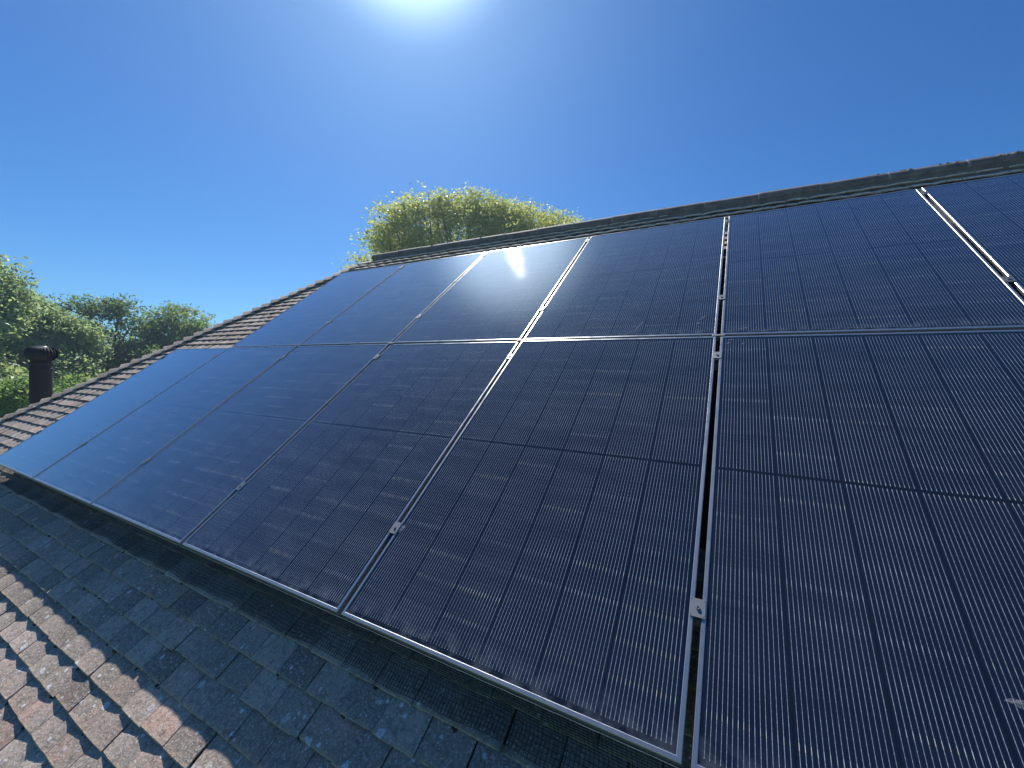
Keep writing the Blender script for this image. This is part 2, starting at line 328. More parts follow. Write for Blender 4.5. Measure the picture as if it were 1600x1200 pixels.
# windows in the near wall
for wx in (-6.2, -2.4, 1.4):
    f_ = MB(); yw = eaveY + 0.4
    for (x0, x1, z0, z1) in ((wx, wx + 1.5, 1.0, 1.06), (wx, wx + 1.5, 2.14, 2.2), (wx, wx + 0.06, 1.06, 2.14), (wx + 1.44, wx + 1.5, 1.06, 2.14), (wx + 0.72, wx + 0.78, 1.06, 2.14)):
        f_.box(x0, x1, yw - 0.04, yw + 0.01, z0, z1)
    fr = f_.build('window', M_WHITE, house); p_ = MB(); p_.box(wx + 0.06, wx + 1.44, yw - 0.015, yw - 0.005, 1.06, 2.14); p_.build('pane', M_BACK, fr)

GA = 0.1055; TW = 0.1675; TT = 0.0138
def make_tiles():
    V = []; F = []; A = []
    ncol = 5; xs = np.linspace(0, 1, ncol)
    rows = (0.0, 0.003, 0.055, 0.125)
    k = 0
    c = -int((-0.117 - VE) / GA) - 1
    vk = lambda i: -0.117 + GA * i
    i0 = math.ceil((VE + 0.117) / GA); i1 = 38; topv = {39: 3.975, 40: 4.045, 41: 4.115, 42: 4.185}
    for i in range(i0, 43):
        v0 = topv.get(i, vk(i)); rows = (0.0, 0.003, 0.055, 0.125) if i < 38 else (0.0, 0.003, 0.04, 0.09)
        GA_ = GA if i < 38 else 0.075; ph = -0.812 + (0.0 if i % 2 == 0 else 0.5) * TW
        j0 = math.floor((hip_u(v0) - ph) / TW) - 1; j1 = math.ceil((UR - ph) / TW)
        wob = random.uniform(-0.003, 0.003)
        for j in range(j0, j1 + 1):
            u0 = ph + j * TW + random.uniform(-0.0012, 0.0012); u1 = u0 + TW - random.uniform(0.0022, 0.0060)
            if u1 < hip_u(v0) + 0.01 or u0 > UR: continue
            if 0.55 < v0 < 3.2 and u0 > (-5.4 if v0 < 1.6 else -4.2): continue          # under the panels, never seen
            lift = abs(random.gauss(0, 0.0016)); tl = random.gauss(0, 0.0022); camb = random.uniform(0.002, 0.0065); dv = random.gauss(0, 0.0018) + wob; rot = random.gauss(0, 0.008)
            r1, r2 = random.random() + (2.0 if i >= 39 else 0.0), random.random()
            b = len(V); chip = random.choice((0, 4, 1, 3)) if random.random() < 0.16 else -1
            for ri, rv in enumerate(rows):
                for ci, cx in enumerate(xs):
                    u = u0 + (u1 - u0) * cx; v = v0 + dv + rv + rot * (u - (u0 + u1) / 2)
                    if ri == 0: v += random.uniform(-0.0015, 0.0015) + (random.uniform(0.003, 0.009) if chip == ci else 0)
                    h = NT_ + lift * (1 - rv / 0.125) - rv * (TT / GA_) + tl * (cx - 0.5) * 2 * (1 - rv / 0.16) - camb * (2 * cx - 1) ** 2 + (-0.0024 if ri == 0 else 0) + max(0, i - 39) * 0.012
                    if ci in (0, ncol - 1) and ri < 3: h -= 0.0008
                    if u < hip_u(v): u = hip_u(v)
                    V.append(P(u, v, h)); A.append((r1, r2, rv))
            nb = len(V)
            # skirt: left side down, tail, right side up
            per = [(ri, 0) for ri in range(len(rows) - 1, -1, -1)] + [(0, ci) for ci in range(1, ncol)] + [(ri, ncol - 1) for ri in range(1, len(rows))]
            for ri, ci in per:
                x_, y_, z_ = V[b + ri * ncol + ci]; dn = 0.0068 if i < 39 else 0.013
                V.append((x_, y_ + dn * SP, z_ - dn * CP)); A.append((r1, r2, 0.09))
            for ri in range(len(rows) - 1):
                for ci in range(ncol - 1):
                    q = b + ri * ncol + ci; F.append((q, q + 1, q + ncol + 1, q + ncol))
            for n_ in range(len(per) - 1):
                a1 = b + per[n_][0] * ncol + per[n_][1]; a2 = b + per[n_ + 1][0] * ncol + per[n_ + 1][1]
                F.append((nb + n_, nb + n_ + 1, a2, a1))
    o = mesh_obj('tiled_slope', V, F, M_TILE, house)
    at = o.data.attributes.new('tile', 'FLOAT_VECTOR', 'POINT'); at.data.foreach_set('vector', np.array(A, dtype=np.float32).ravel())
    return o
make_tiles()
# far slope and hip end: courses of tiles as stepped bands
def banded(name, A0, A1, B0, B1, n):
    """courses from the eaves edge A0-A1 to the top edge B0-B1"""
    A0, A1, B0, B1 = map(Vector, (A0, A1, B0, B1)); V = []; F = []; A = []
    nrm_ = (A1 - A0).cross(B0 - A0).normalized()
    if nrm_.z < 0: nrm_ = -nrm_
    for i in range(n):
        t0, t1 = i / n, min(1.0, (i + 1.15) / n)
        p0, p1 = A0.lerp(B0, t0), A1.lerp(B1, t0); q0, q1 = A0.lerp(B0, t1), A1.lerp(B1, t1)
        b = len(V); up = nrm_ * 0.012
        V += [tuple(p0 + up), tuple(p1 + up), tuple(q1 - nrm_ * 0.002), tuple(q0 - nrm_ * 0.002), tuple(p0), tuple(p1)]
        F += [(b, b + 1, b + 2, b + 3), (b + 4, b + 5, b + 1, b)]; A += [(random.random(), random.random(), 0.02)] * 6
    o = mesh_obj(name, V, F, M_TILE, house); at = o.data.attributes.new('tile', 'FLOAT_VECTOR', 'POINT'); at.data.foreach_set('vector', np.array(A, dtype=np.float32).ravel())
zz = -0.012
banded('tiled_slope', (UR, apexY + halfw, eaveZ + zz), (e, apexY + halfw, eaveZ + zz), (UR, apexY, apexZ + zz), (ridgeX, apexY, apexZ + zz), 62)
banded('tiled_slope', (e, apexY + halfw, eaveZ + zz), (e, eaveY, eaveZ + zz), (ridgeX - 0.001, apexY + 0.001, apexZ + zz), (ridgeX - 0.001, apexY - 0.001, apexZ + zz), 62)

# ridge tiles: half-round, about 0.45 m long, mortar at the joints
RR = 0.072
def ridge_pt(u):                                 # the ridge dips a little towards the right
    k = (u + 4.6) / 6.4; v = 4.335 - 0.14 * k
    q = P(u, v, NT_); return q[1], q[2] + 0.014
def ring(u, r, a0, a1, n, dzr=0.0):
    y, z = ridge_pt(u); return [(u, y + r * math.sin(a0 + (a1 - a0) * k / n), z + dzr + r * math.cos(a0 + (a1 - a0) * k / n)) for k in range(n + 1)]
joints = [-5.02, -4.75 + 0.0] ; joints = [-0.657 + 0.448 * k for k in range(-10, 14)]
joints = [j for j in joints if -4.80 < j < UR - 0.1]; joints.insert(0, -4.80); joints.append(UR + 0.02)
def tube_shell(sections, th):
    V = []; F = []; n = len(sections[0][0])
    for so, si in sections: V += so + si
    m_ = 2 * n
    for s_ in range(len(sections) - 1):
        a = s_ * m_; b = a + m_
        for k in range(n - 1):
            F.append((a + k, b + k, b + k + 1, a + k + 1)); F.append((a + n + k + 1, b + n + k + 1, b + n + k, a + n + k))
        F.append((a, a + n, b + n, b)); F.append((a + n - 1, b + n - 1, b + 2 * n - 1, a + 2 * n - 1))
    for a in (0, (len(sections) - 1) * m_):
        for k in range(n - 1): F.append((a + k, a + k + 1, a + n + k + 1, a + n + k))
    return V, F
for k in range(len(joints) - 1):
    a, b = joints[k] + 0.004, joints[k + 1] - 0.004; sec = []
    dzr = random.uniform(-0.003, 0.003); rr = RR + random.uniform(-0.002, 0.002)
    for q in range(5):
        u = a + (b - a) * q / 4; r_ = rr * (0.72 if (k == 0 and q == 0) else 1.0)
        sec.append((ring(u, r_, -R(98), R(98), 18, dzr), ring(u, r_ - 0.014, -R(98), R(98), 18, dzr)))
    V, F = tube_shell(sec, 0.014); mesh_obj('ridge_tile', V, F, M_RIDGE, house, smooth=False)
M_JOINT = mat_plain('weathered grey mortar', (0.30, 0.275, 0.25), 0.9, var=0.35, scale=25.0, bump=0.8)
for k, j in enumerate(joints[1:-1]):
    sec = []
    for q, (du, r_) in enumerate(((-0.007, RR + 0.0005), (0.0, RR + 0.0022), (0.007, RR + 0.0005))):
        o_ = [(p[0] + random.uniform(-0.003, 0.003), p[1], p[2]) for p in ring(j + du, r_, -R(96), R(96), 20)]
        sec.append((o_, ring(j + du, RR - 0.006, -R(96), R(96), 20)))
    mb = MB(); mb.add(*tube_shell(sec, 0)); mb.build('mortar_joint', M_JOINT, house)
def bed(y_off, dzb):                              # rough mortar bedding below the ridge tiles on the near side
    V = []; F = []; us = np.arange(-4.75, UR, 0.03)
    for i, u in enumerate(us):
        y, z = ridge_pt(u); w = random.uniform(-0.004, 0.004)
        V += [(u, y - RR * 0.90, z - 0.005), (u, y - RR * 0.99 + w * 0.5, z - RR * 0.55), (u, y - RR * 0.90, z - RR * 0.95)]
        if i: b = (i - 1) * 3; F += [(b, b + 1, b + 4, b + 3), (b + 1, b + 2, b + 5, b + 4)]
    bb = MB(); bb.add(V, F); bb.build('ridge_bedding', M_RIDGE, house)
bed(0, 0)
# moss and broken mortar along the right part of the ridge
ml = MB()
for _ in range(300):
    u = random.uniform(1.0, UR) if random.random() < 0.93 else random.uniform(-4, 1.0)
    a = random.gauss(-0.2, 0.4); y, z = ridge_pt(u); r_ = 0.003 + 0.013 * random.random() ** 2.5
    if a < -1.4: continue
    cy, cz = y + (RR + 0.002) * math.sin(a), z + (RR + 0.002) * math.cos(a)
    n1 = 6; V = [(u, cy + r_ * math.sin(a), cz + r_ * math.cos(a) * 0.8)]
    for q in range(n1):
        t_ = 2 * math.pi * q / n1; l = r_ * random.uniform(1.2, 2.2)
        V.append((u + l * 1.3 * math.cos(t_), cy + l * math.sin(t_) * math.cos(a) - 0.004 * math.sin(a), cz - l * math.sin(t_) * math.sin(a) - 0.004 * math.cos(a)))
    ml.add(V, [(0, 1 + q, 1 + (q + 1) % n1) for q in range(n1)])
mo = ml.build('moss', M_MOSS, house); tag(mo, kind='stuff')

tm = MB()
for _ in range(230):
    i = random.randint(-9, 0); v = -0.117 + GA * i + random.uniform(-0.008, 0.0); ph = -0.812 + (0.0 if i % 2 == 0 else 0.5) * TW
    u = ph + round(random.uniform(-30, 6)) * TW + random.gauss(0, 0.006) if random.random() < 0.6 else random.uniform(-5.5, 0.6)
    if u < hip_u(v) + 0.1: continue
    for q in range(random.randint(2, 5)):
        r_ = random.uniform(0.003, 0.008); cu_, cv_ = u + random.gauss(0, 0.008), v + random.gauss(0, 0.003)
        V = [P(cu_, cv_, NT_ - TT + r_ * 0.8)]; n1 = 6
        for k in range(n1):
            t_ = 2 * math.pi * k / n1; l = r_ * random.uniform(0.8, 1.5); V.append(P(cu_ + l * math.cos(t_), cv_ + l * math.sin(t_), NT_ - TT - 0.001))
        tm.add(V, [(0, 1 + k, 1 + (k + 1) % n1) for k in range(n1)])
tmo = tm.build('moss_tufts', mat_plain('dark moss', (0.06, 0.055, 0.03), 0.95, var=0.5, scale=60.0, bump=1.0), house); tag(tmo, kind='stuff')

# bonnet hip tiles, one to each course
M_HIP = mat_tile('hip tile')
hipdir = (Vector((HU0, apexY, apexZ)) - Vector((HU0 - 1, apexY - 1, apexZ - TP))).normalized()
i0 = math.ceil((-1.6 + 0.117) / GA); i1 = int((VR + 0.117 - 0.10) / GA)
for i in range(i0, i1 + 1):
    v = -0.117 + GA * i; u = hip_u(v); base = Vector(P(u, v, NT_))
    side = Vector((1, -1, 0)).normalized(); upn = side.cross(hipdir).normalized()
    if upn.z < 0: upn = -upn
    L = 0.20; tailn = 0.052 + random.uniform(-0.006, 0.006); headn = -0.004
    slope_a = math.atan(math.tan(PITCH) / math.sqrt(2))
    V = []; F = []; n = 10; A = []; r1, r2 = random.random(), random.random(); sec = []
    for q in range(4):
        t_ = q / 3; w = 0.118 * (1 - t_) + 0.045 * t_; hgt = tailn * (1 - t_) + headn * t_
        c0 = base + hipdir * (t_ * L - 0.012) + upn * hgt
        so = []; si = []
        for k in range(n + 1):
            x = (k / n * 2 - 1); drop = 0.50 * w * (abs(x) ** 1.25) + 0.012 * abs(x)
            p = c0 + side * (x * w * 0.92) - upn * drop
            so.append(tuple(p)); si.append(tuple(p - upn * 0.012 * (1 - 0.3 * abs(x))))
        sec.append((so, si))
    V, F = tube_shell(sec, 0)
    o = mesh_obj('hip_tile', V, F, M_HIP, house)
    at = o.data.attributes.new('tile', 'FLOAT_VECTOR', 'POINT'); at.data.foreach_set('vector', np.array([(r1 * 0.5, r2, 0.03)] * len(V), dtype=np.float32).ravel())
    # mortar filling under the tail
    fm = MB(); c0 = base + hipdir * 0.0 + upn * tailn; pts = []
    for k in range(n + 1):
        x = (k / n * 2 - 1); w = 0.1; drop = 0.50 * w * abs(x) ** 1.25 + 0.012 * abs(x) + 0.0125
        pts.append((c0 + side * (x * w * 0.88) - upn * drop, c0 + side * (x * w * 0.80) - upn * (drop * 1.0 + 0.035)))
    Vm = [tuple(a_) for a_, b_ in pts] + [tuple(b_) for a_, b_ in pts]; Fm = [(k, k + 1, k + n + 2, k + n + 1) for k in range(n)]
    fm.add(Vm, Fm); fm.build('mortar', M_MORTAR, o)

# ------------------------------------------------------------------ solar panels
FL, FD = 0.012, 0.034                              # frame lip, frame depth
def make_panel():
    root = empty('solar_panel', 'x', 'solar panel', PM.copy(), 'solar panels fixed in two rows on the roof')
    V = []; F = []
    prof = [(0.0, -FD), (0.0, -0.0016), (0.0016, 0.0), (FL - 0.0014, 0.0), (FL, -0.0012), (FL, -0.0030), (FL + 0.002, -0.0030), (FL + 0.002, -0.006), (0.0025, -0.006), (0.0025, -FD + 0.002), (0.028, -FD + 0.002), (0.028, -FD)]
    for (dx, n) in prof: V += [(dx, dx, n), (PW - dx, dx, n), (PW - dx, PH - dx, n), (dx, PH - dx, n)]
    m_ = len(prof)
    for i in range(m_):
        j = (i + 1) % m_
        for k in range(4): F.append((i * 4 + k, i * 4 + (k + 1) % 4, j * 4 + (k + 1) % 4, j * 4 + k))
    mesh_obj('frame', V, F, M_ALU, root)
    gb = MB(); i_ = FL - 0.001
    gb.add([(i_, i_, -0.0022), (PW - i_, i_, -0.0022), (PW - i_, PH - i_, -0.0022), (i_, PH - i_, -0.0022)], [(0, 1, 2, 3)])
    gb.add([(i_, i_, -0.0058), (PW - i_, i_, -0.0058), (PW - i_, PH - i_, -0.0058), (i_, PH - i_, -0.0058)], [(3, 2, 1, 0)])
    gb.build('glass', M_GLASS, root); return root
proto = make_panel(); first = True
ordn = ['first', 'second', 'third', 'fourth', 'fifth', 'sixth', 'seventh']
panels = {}
for row in (0, 1):
    cnt = 0
    for k in range(0 if row == 0 else 1, 7):
        o = proto if first else copy_tree(proto); first = False
        u0 = (k - 5) * PU + GAP / 2; v0 = row * PV
        tilt = Matrix.Rotation(R(random.uniform(-0.12, 0.12)), 4, 'X') @ Matrix.Rotation(R(random.uniform(-0.1, 0.1)), 4, 'Y')
        o.matrix_world = PM @ Matrix.Translation((u0, v0, random.uniform(-0.0006, 0.0006))) @ tilt
        o['label'] = 'black solar panel in silver frame, %s from the left hip in the %s row' % (ordn[cnt], 'lower' if row == 0 else 'upper')
        cnt += 1; panels[(row, k)] = o

# smears of dried droppings and dirt lying on particular panels
def smear(row, k, cx, cy, l, w, ang_, seed):
    rs = random.Random(seed); mbs = MB(); n = 14
    V = [(0, 0, 0.0016)]
    for q in range(n):
        t_ = 2 * math.pi * q / n; r_ = rs.uniform(0.65, 1.2); V.append((l * r_ * math.cos(t_), w * r_ * math.sin(t_), 0.0002))
    ca, sa = math.cos(ang_), math.sin(ang_); V = [(cx + x * ca - y * sa, cy + x * sa + y * ca, z - 0.0018) for x, y, z in V]
    mbs.add(V, [(0, 1 + q, 1 + (q + 1) % n) for q in range(n)]); mbs.build('dropping_smear', M_SMEAR, panels[(row, k)])
for a in ((0, 5, 0.035, 1.70, 0.016, 0.005, 0.6, 1), (0, 5, 0.06, 1.735, 0.028, 0.003, 0.1, 2), (0, 5, 0.10, 1.695, 0.012, 0.004, 1.0, 3),
          (1, 4, 1.06, 0.18, 0.035, 0.005, 1.0, 4), (1, 4, 1.04, 0.12, 0.012, 0.006, 0.5, 5), (1, 4, 0.72, 0.11, 0.06, 0.004, 1.25, 6), (1, 4, 0.66, 0.03, 0.022, 0.004, 0.9, 16),
          (1, 5, 0.10, 0.055, 0.03, 0.004, 0.3, 7), (1, 5, 0.20, 0.03, 0.02, 0.004, 0.1, 8), (1, 3, 0.70, 0.32, 0.018, 0.005, 0.8, 9), (1, 3, 0.52, 0.16, 0.012, 0.004, 0.6, 10),
          (1, 3, 0.78, 0.50, 0.02, 0.004, 1.1, 11), (0, 4, 0.02, 0.36, 0.014, 0.020, 0.2, 12), (0, 5, 0.61, 0.335, 0.030, 0.010, -0.1, 13), (1, 4, 0.12, 1.60, 0.03, 0.006, 0.2, 14), (1, 5, 0.40, 1.45, 0.02, 0.006, 0.4, 15)):
    smear(*a)

# mid clamps over the seams, end clamps, corner clips, rails
def make_clamp():
    root = empty('mid_clamp', 'x', 'clamp', PM.copy(), 'clamps over the seams between the panels')
    L = 0.026; W2 = 0.0195
    b = MB(); N = 14; hole = 0.0062
    # top plate with a round countersunk hole
    V = []; F = []
    for zt_, rr in ((0.0035, None), (0.0035, hole), (0.0005, hole * 0.62), (-0.004, hole * 0.62)):
        for q in range(N):
            t_ = 2 * math.pi * (q + 0.5) / N; cx, cy = math.cos(t_), math.sin(t_)
            if rr is None: s_ = min(W2 * 0.99 / max(abs(cx), 1e-6), L / max(abs(cy), 1e-6)); V.append((cx * s_, cy * s_, zt_))
            else: V.append((cx * rr, cy * rr, zt_))
    for i in range(3):
        for q in range(N): F.append((i * N + q, i * N + (q + 1) % N, (i + 1) * N + (q + 1) % N, (i + 1) * N + q))
    F.append(tuple(3 * N + q for q in range(N)))
    b.add(V, F)
    b.box(-W2, W2, -L, -L + 0.003, 0.0002, 0.0033); b.box(-W2, W2, L - 0.003, L, 0.0002, 0.0033)
    b.box(-W2, -W2 + 0.002, -L + 0.003, L - 0.003, 0.0002, 0.0033); b.box(W2 - 0.002, W2, -L + 0.003, L - 0.003, 0.0002, 0.0033)
    b.box(-0.0085, -0.006, -L, L, -FD - 0.004, 0.0002); b.box(0.006, 0.0085, -L, L, -FD - 0.004, 0.0002)
    b.build('plate', M_CLAMP, root)
    c = MB(); c.lathe([(0.0036, -0.05), (0.0036, 0.0002), (0.0056, 0.0002), (0.0056, 0.0030), (0.0056, 0.0075), (0.0030, 0.0075), (0.0026, 0.004)], 12, close=True); c.build('bolt', M_BOLT, root)
    return root
cl = make_clamp(); first = True; CV = {0: (0.358, 1.592), 1: (2.182, 3.440)}
for row in (0, 1):
    ks = range(1, 7) if row == 0 else range(2, 7); base_k = 0 if row == 0 else 1
    for k in ks:
        for h, v in enumerate(CV[row]):
            o = cl if first else copy_tree(cl); first = False
            o.matrix_world = PM @ Matrix.Translation(((k - 5) * PU, v + random.uniform(-0.006, 0.006), 0.0)) @ Matrix.Rotation(R(random.uniform(-1.2, 1.2)), 4, 'Z')
            o['label'] = '%s clamp on the seam between the %s and %s panels from the left, %s row' % (('lower', 'upper')[h], ordn[k - 1 - base_k], ordn[k - base_k], ('lower', 'upper')[row])
ec = empty('end_clamp', 'x', 'clamp', PM.copy(), 'end clamps on the left edge of the panels'); b = MB()
b.box(-0.012, 0.010, -0.025, 0.025, 0.0002, 0.0035, 0.001); b.box(-0.012, -0.003, -0.025, 0.025, -0.075, 0.0001); b.build('plate', M_CLAMP, ec)
c = MB(); c.lathe([(0.005, 0.0036), (0.005, 0.0085), (0.0025, 0.0085), (0.0025, 0.006)], 8, c=(-0.004, 0), close=True); c.build('bolt', M_BOLT, ec); first = True
for row in (0, 1):
    for h, v in enumerate(CV[row]):
        o = ec if first else copy_tree(ec); first = False
        o.matrix_world = PM @ Matrix.Translation(((0 if row == 0 else 1) * PU - 5 * PU + GAP / 2 - 0.0005, v, 0.0))
        o['label'] = '%s end clamp on the left edge of the %s row of panels' % (('lower', 'upper')[h], ('lower', 'upper')[row])
cc = None
for k in range(2, 7):
    if cc is None:
        b = MB(); b.box(-0.030, 0.030, -0.0075, 0.0075, 0.0012, 0.0040, 0.0012); b.box(-0.0085, 0.0085, -0.0095, 0.0095, -0.03, 0.0012)
        cc = b.build('corner_clip', M_CLAMP); o = cc; me = o.data
    else: o = cc.copy(); C.objects.link(o)
    o.matrix_world = PM @ Matrix.Translation(((k - 5) * PU, PH + GAP / 2, 0.0))
    tag(o, 'small metal clip on the middle seam, %s of five from the left' % ordn[k - 2], 'clip', 'clips where four panels meet')
rl = None
for q, (v, ul) in enumerate(((0.358, 0), (1.592, 0), (2.182, 1), (3.440, 1))):
    b = MB(); ua = (ul - 5) * PU - 0.03
    b.box(ua, 2 * PU + 0.04, v - 0.0205, v - 0.0085, -FD - 0.042, -FD - 0.001); b.box(ua, 2 * PU + 0.04, v + 0.0085, v + 0.0205, -FD - 0.042, -FD - 0.001); b.box(ua, 2 * PU + 0.04, v - 0.0085, v + 0.0085, -FD - 0.042, -FD - 0.030)
    o = b.build('mounting_rail', M_RAIL); o.matrix_world = PM
    tag(o, 'aluminium rail under the panels, %s' % ('lowest one, just above the eaves edge of the lower row', 'second from the bottom, below the middle seam', 'third from the bottom, above the middle seam', 'topmost one, nearest the ridge')[q], 'rail', 'rails carrying the panels')

# black bird-proofing mesh hung under the lower edge and bent out on the tiles
def bird_mesh():
    ua, ub = -5 * PU + 0.01, 2 * PU; prof = [(-0.002, -0.030), (-0.010, -0.060), (-0.020, -0.100), (-0.034, -0.138), (-0.055, -0.1505), (-0.080, -0.1485), (-0.104, -0.1465)]
    root = empty('bird_mesh', 'black bird proofing mesh closing the gap between the lower panel edge and the tiles', 'bird mesh', PM.copy())
    def wob(u, t): return 0.004 * math.sin(u * 9.1) * t + 0.003 * math.sin(u * 23.0 + 1) * t
    V = []; F = []; w = 0.0007
    def strip(p, q, d):                           # square wire from p to q
        b = len(V)
        for c_ in (p, q):
            for (a1, a2) in ((-1, -1), (1, -1), (1, 1), (-1, 1)):
                if d == 'v': V.append((c_[0] + a1 * w, c_[1] + a2 * w * 0.5, c_[2] + a2 * w))
                else: V.append((c_[0], c_[1] + a1 * w, c_[2] + a2 * w))
        for k in range(4): F.append((b + k, b + (k + 1) % 4, b + 4 + (k + 1) % 4, b + 4 + k))
    n = int((ub - ua) / 0.0125)
    def pt(u, s_):
        s_ = min(s_, len(prof) - 1.001); i = int(s_); f = s_ - i; a, b_ = prof[i], prof[i + 1]; t = s_ / (len(prof) - 1)
        return (u, a[0] + (b_[0] - a[0]) * f + wob(u, t), a[1] + (b_[1] - a[1]) * f + 0.25 * wob(u, t))
    for i in range(n + 1):
        u = ua + i * 0.0125
        for j in range(len(prof) - 1): strip(pt(u, j), pt(u, j + 1), 'v')
    lens = [0]
    for j in range(len(prof) - 1): lens.append(lens[-1] + math.hypot(prof[j + 1][0] - prof[j][0], prof[j + 1][1] - prof[j][1]))
    m_ = int(lens[-1] / 0.0125)
    for r_ in range(m_ + 1):
        L = r_ * lens[-1] / m_; j = max(q for q in range(len(lens)) if lens[q] <= L + 1e-9); j = min(j, len(prof) - 2)
        s_ = j + (L - lens[j]) / (lens[j + 1] - lens[j])
        us = np.arange(ua, ub, 0.05)
        for i in range(len(us) - 1): strip(pt(us[i], s_), pt(us[i + 1], s_), 'h')
    mesh_obj('netting', V, F, M_BLACK, root)
    t = MB(); us = np.arange(ua, ub, 0.02)
    t.tube([(u, -0.0022 + 0.0005 * math.sin(u * 60), -0.0335 + 0.0008 * math.sin(u * 37)) for u in us], 0.0018, 5); t.build('edge_wire', M_WIREEDGE, root)
bird_mesh()

# ------------------------------------------------------------------ flue with ball cowl behind the hip
FX, FY = -8.98, 1.01; fz = apexZ - TP * (ridgeX - FX)
fl = empty('flue', 'black round flue with a ball shaped cowl rising behind the tiled hip', 'flue', Matrix.Translation((FX, FY, fz)))
b = MB(); b.lathe([(0.20, 0.10), (0.20, -0.16), (0.135, 0.22), (0.125, 0.24)], 28); b.build('collar', mat_plain('lead', (0.12, 0.125, 0.13), 0.6), fl)
H_ = 5.475 - fz
b = MB(); b.lathe([(0.118, -0.2), (0.118, H_ - 0.09), (0.127, H_ - 0.088), (0.127, H_ - 0.06), (0.118, H_ - 0.058), (0.108, H_ - 0.02), (0.122, H_), (0.122, H_ + 0.028), (0.105, H_ + 0.035), (0.0, H_ + 0.035)], 40); b.build('pipe', M_FLUE, fl, smooth=False)
b = MB(); nf = 26; RB = 0.172; cz = H_ + 0.155
for k in range(nf):                              # curved vanes of the turning cowl
    V = []; F = []; m_ = 9
    for i in range(m_ + 1):
        a = -1.05 + (1.05 + 1.12) * i / m_; rr = RB * math.cos(a * 0.93) ** 0.8; z_ = cz + 0.118 * math.sin(a)
        t0 = 2 * math.pi * k / nf; t1 = t0 + 2 * math.pi / nf * 1.25
        V += [(rr * math.cos(t0), rr * math.sin(t0), z_), ((rr - 0.016) * math.cos(t1), (rr - 0.016) * math.sin(t1), z_)]
        if i: q = (i - 1) * 2; F.append((q, q + 1, q + 3, q + 2))
    b.add(V, F)
b.build('cowl', M_FLUE, fl)
b = MB(); b.lathe([(0.0, cz + 0.112), (0.05, cz + 0.110), (0.085, cz + 0.097), (0.086, cz + 0.103), (0.05, cz + 0.119), (0.0, cz + 0.124)], 28); b.build('cap', mat_plain('dull metal cap', (0.09, 0.1, 0.12), 0.3, metallic=0.6, var=0.15), fl, smooth=True)
b = MB(); b.lathe([(0.10, cz - 0.12), (0.115, cz - 0.08), (0.12, cz + 0.06), (0.06, cz + 0.10), (0.0, cz + 0.10)], 20); b.build('throat', M_FLUE, fl)

# ------------------------------------------------------------------ trees
L_GREEN = mat_leaf('leaf green', (0.075, 0.135, 0.065), (0.12, 0.185, 0.085), (0.19, 0.20, 0.10))
L_PALE = mat_leaf('leaf pale', (0.13, 0.185, 0.13), (0.19, 0.25, 0.17), (0.27, 0.29, 0.20))
L_DARK = mat_leaf('leaf dark', (0.050, 0.090, 0.055), (0.085, 0.13, 0.075), (0.14, 0.15, 0.09))
L_LIME = mat_leaf('leaf lime', (0.17, 0.22, 0.115), (0.27, 0.29, 0.12), (0.35, 0.33, 0.12))
def leaves(name, blobs, n, size, mat, parent, seed, clump=0.30, per=34, droop=0.0, aspect=2.2):
    rg = np.random.default_rng(seed); vol = np.array([b[3] * b[4] * b[5] for b in blobs]) ** 0.72; vol /= vol.sum()
    nc = max(1, n // per); which = rg.choice(len(blobs), nc, p=vol); B = np.array(blobs)[which]
    d = rg.normal(size=(nc, 3)); d /= np.linalg.norm(d, axis=1)[:, None]; r = rg.random(nc) ** 0.38
    cc_ = B[:, :3] + d * r[:, None] * B[:, 3:6]
    cs = clump * rg.uniform(0.55, 1.45, nc); cr = rg.random(nc)
    idx = np.repeat(np.arange(nc), per); N = len(idx)
    off = rg.normal(size=(N, 3)) * cs[idx][:, None] * np.array([1, 1, 0.62]); pos = cc_[idx] + off; pos[:, 2] -= droop * rg.random(N)
    nrm_ = rg.normal(size=(N, 3)) + np.array([0, 0, 0.5]); nrm_ /= np.linalg.norm(nrm_, axis=1)[:, None]
    ax = rg.normal(size=(N, 3)) + np.array([0, 0, -0.5]); ax -= (ax * nrm_).sum(1)[:, None] * nrm_; ax /= np.linalg.norm(ax, axis=1)[:, None]
    sd_ = np.cross(nrm_, ax); s_ = size * rg.uniform(0.6, 1.35, N)[:, None]
    V = np.empty((N, 4, 3)); V[:, 0] = pos - ax * s_ * 0.5; V[:, 1] = pos + sd_ * s_ * 0.5 / aspect * 2 * 0.5 + nrm_ * s_ * 0.06; V[:, 2] = pos + ax * s_ * 0.5 - nrm_ * s_ * 0.05; V[:, 3] = pos - sd_ * s_ * 0.5 / aspect * 2 * 0.5 + nrm_ * s_ * 0.06
    me = bpy.data.meshes.new(name); me.vertices.add(N * 4); me.vertices.foreach_set('co', V.ravel())
    me.loops.add(N * 4); me.loops.foreach_set('vertex_index', np.arange(N * 4)); me.polygons.add(N); me.polygons.foreach_set('loop_start', np.arange(N) * 4); me.polygons.foreach_set('loop_total', np.full(N, 4)); me.update(calc_edges=True)
    at = me.attributes.new('leaf', 'FLOAT_VECTOR', 'POINT'); A = np.stack([np.clip(cr[idx] * 0.7 + rg.random(N) * 0.3, 0, 1), cr[idx][::-1] * 0.4 + rg.random(N) * 0.6, rg.random(N)], 1)
    at.data.foreach_set('vector', np.repeat(A, 4, axis=0).astype(np.float32).ravel()); me.materials.append(mat)
    o = bpy.data.objects.new(name, me); C.objects.link(o); o.parent = parent; return o
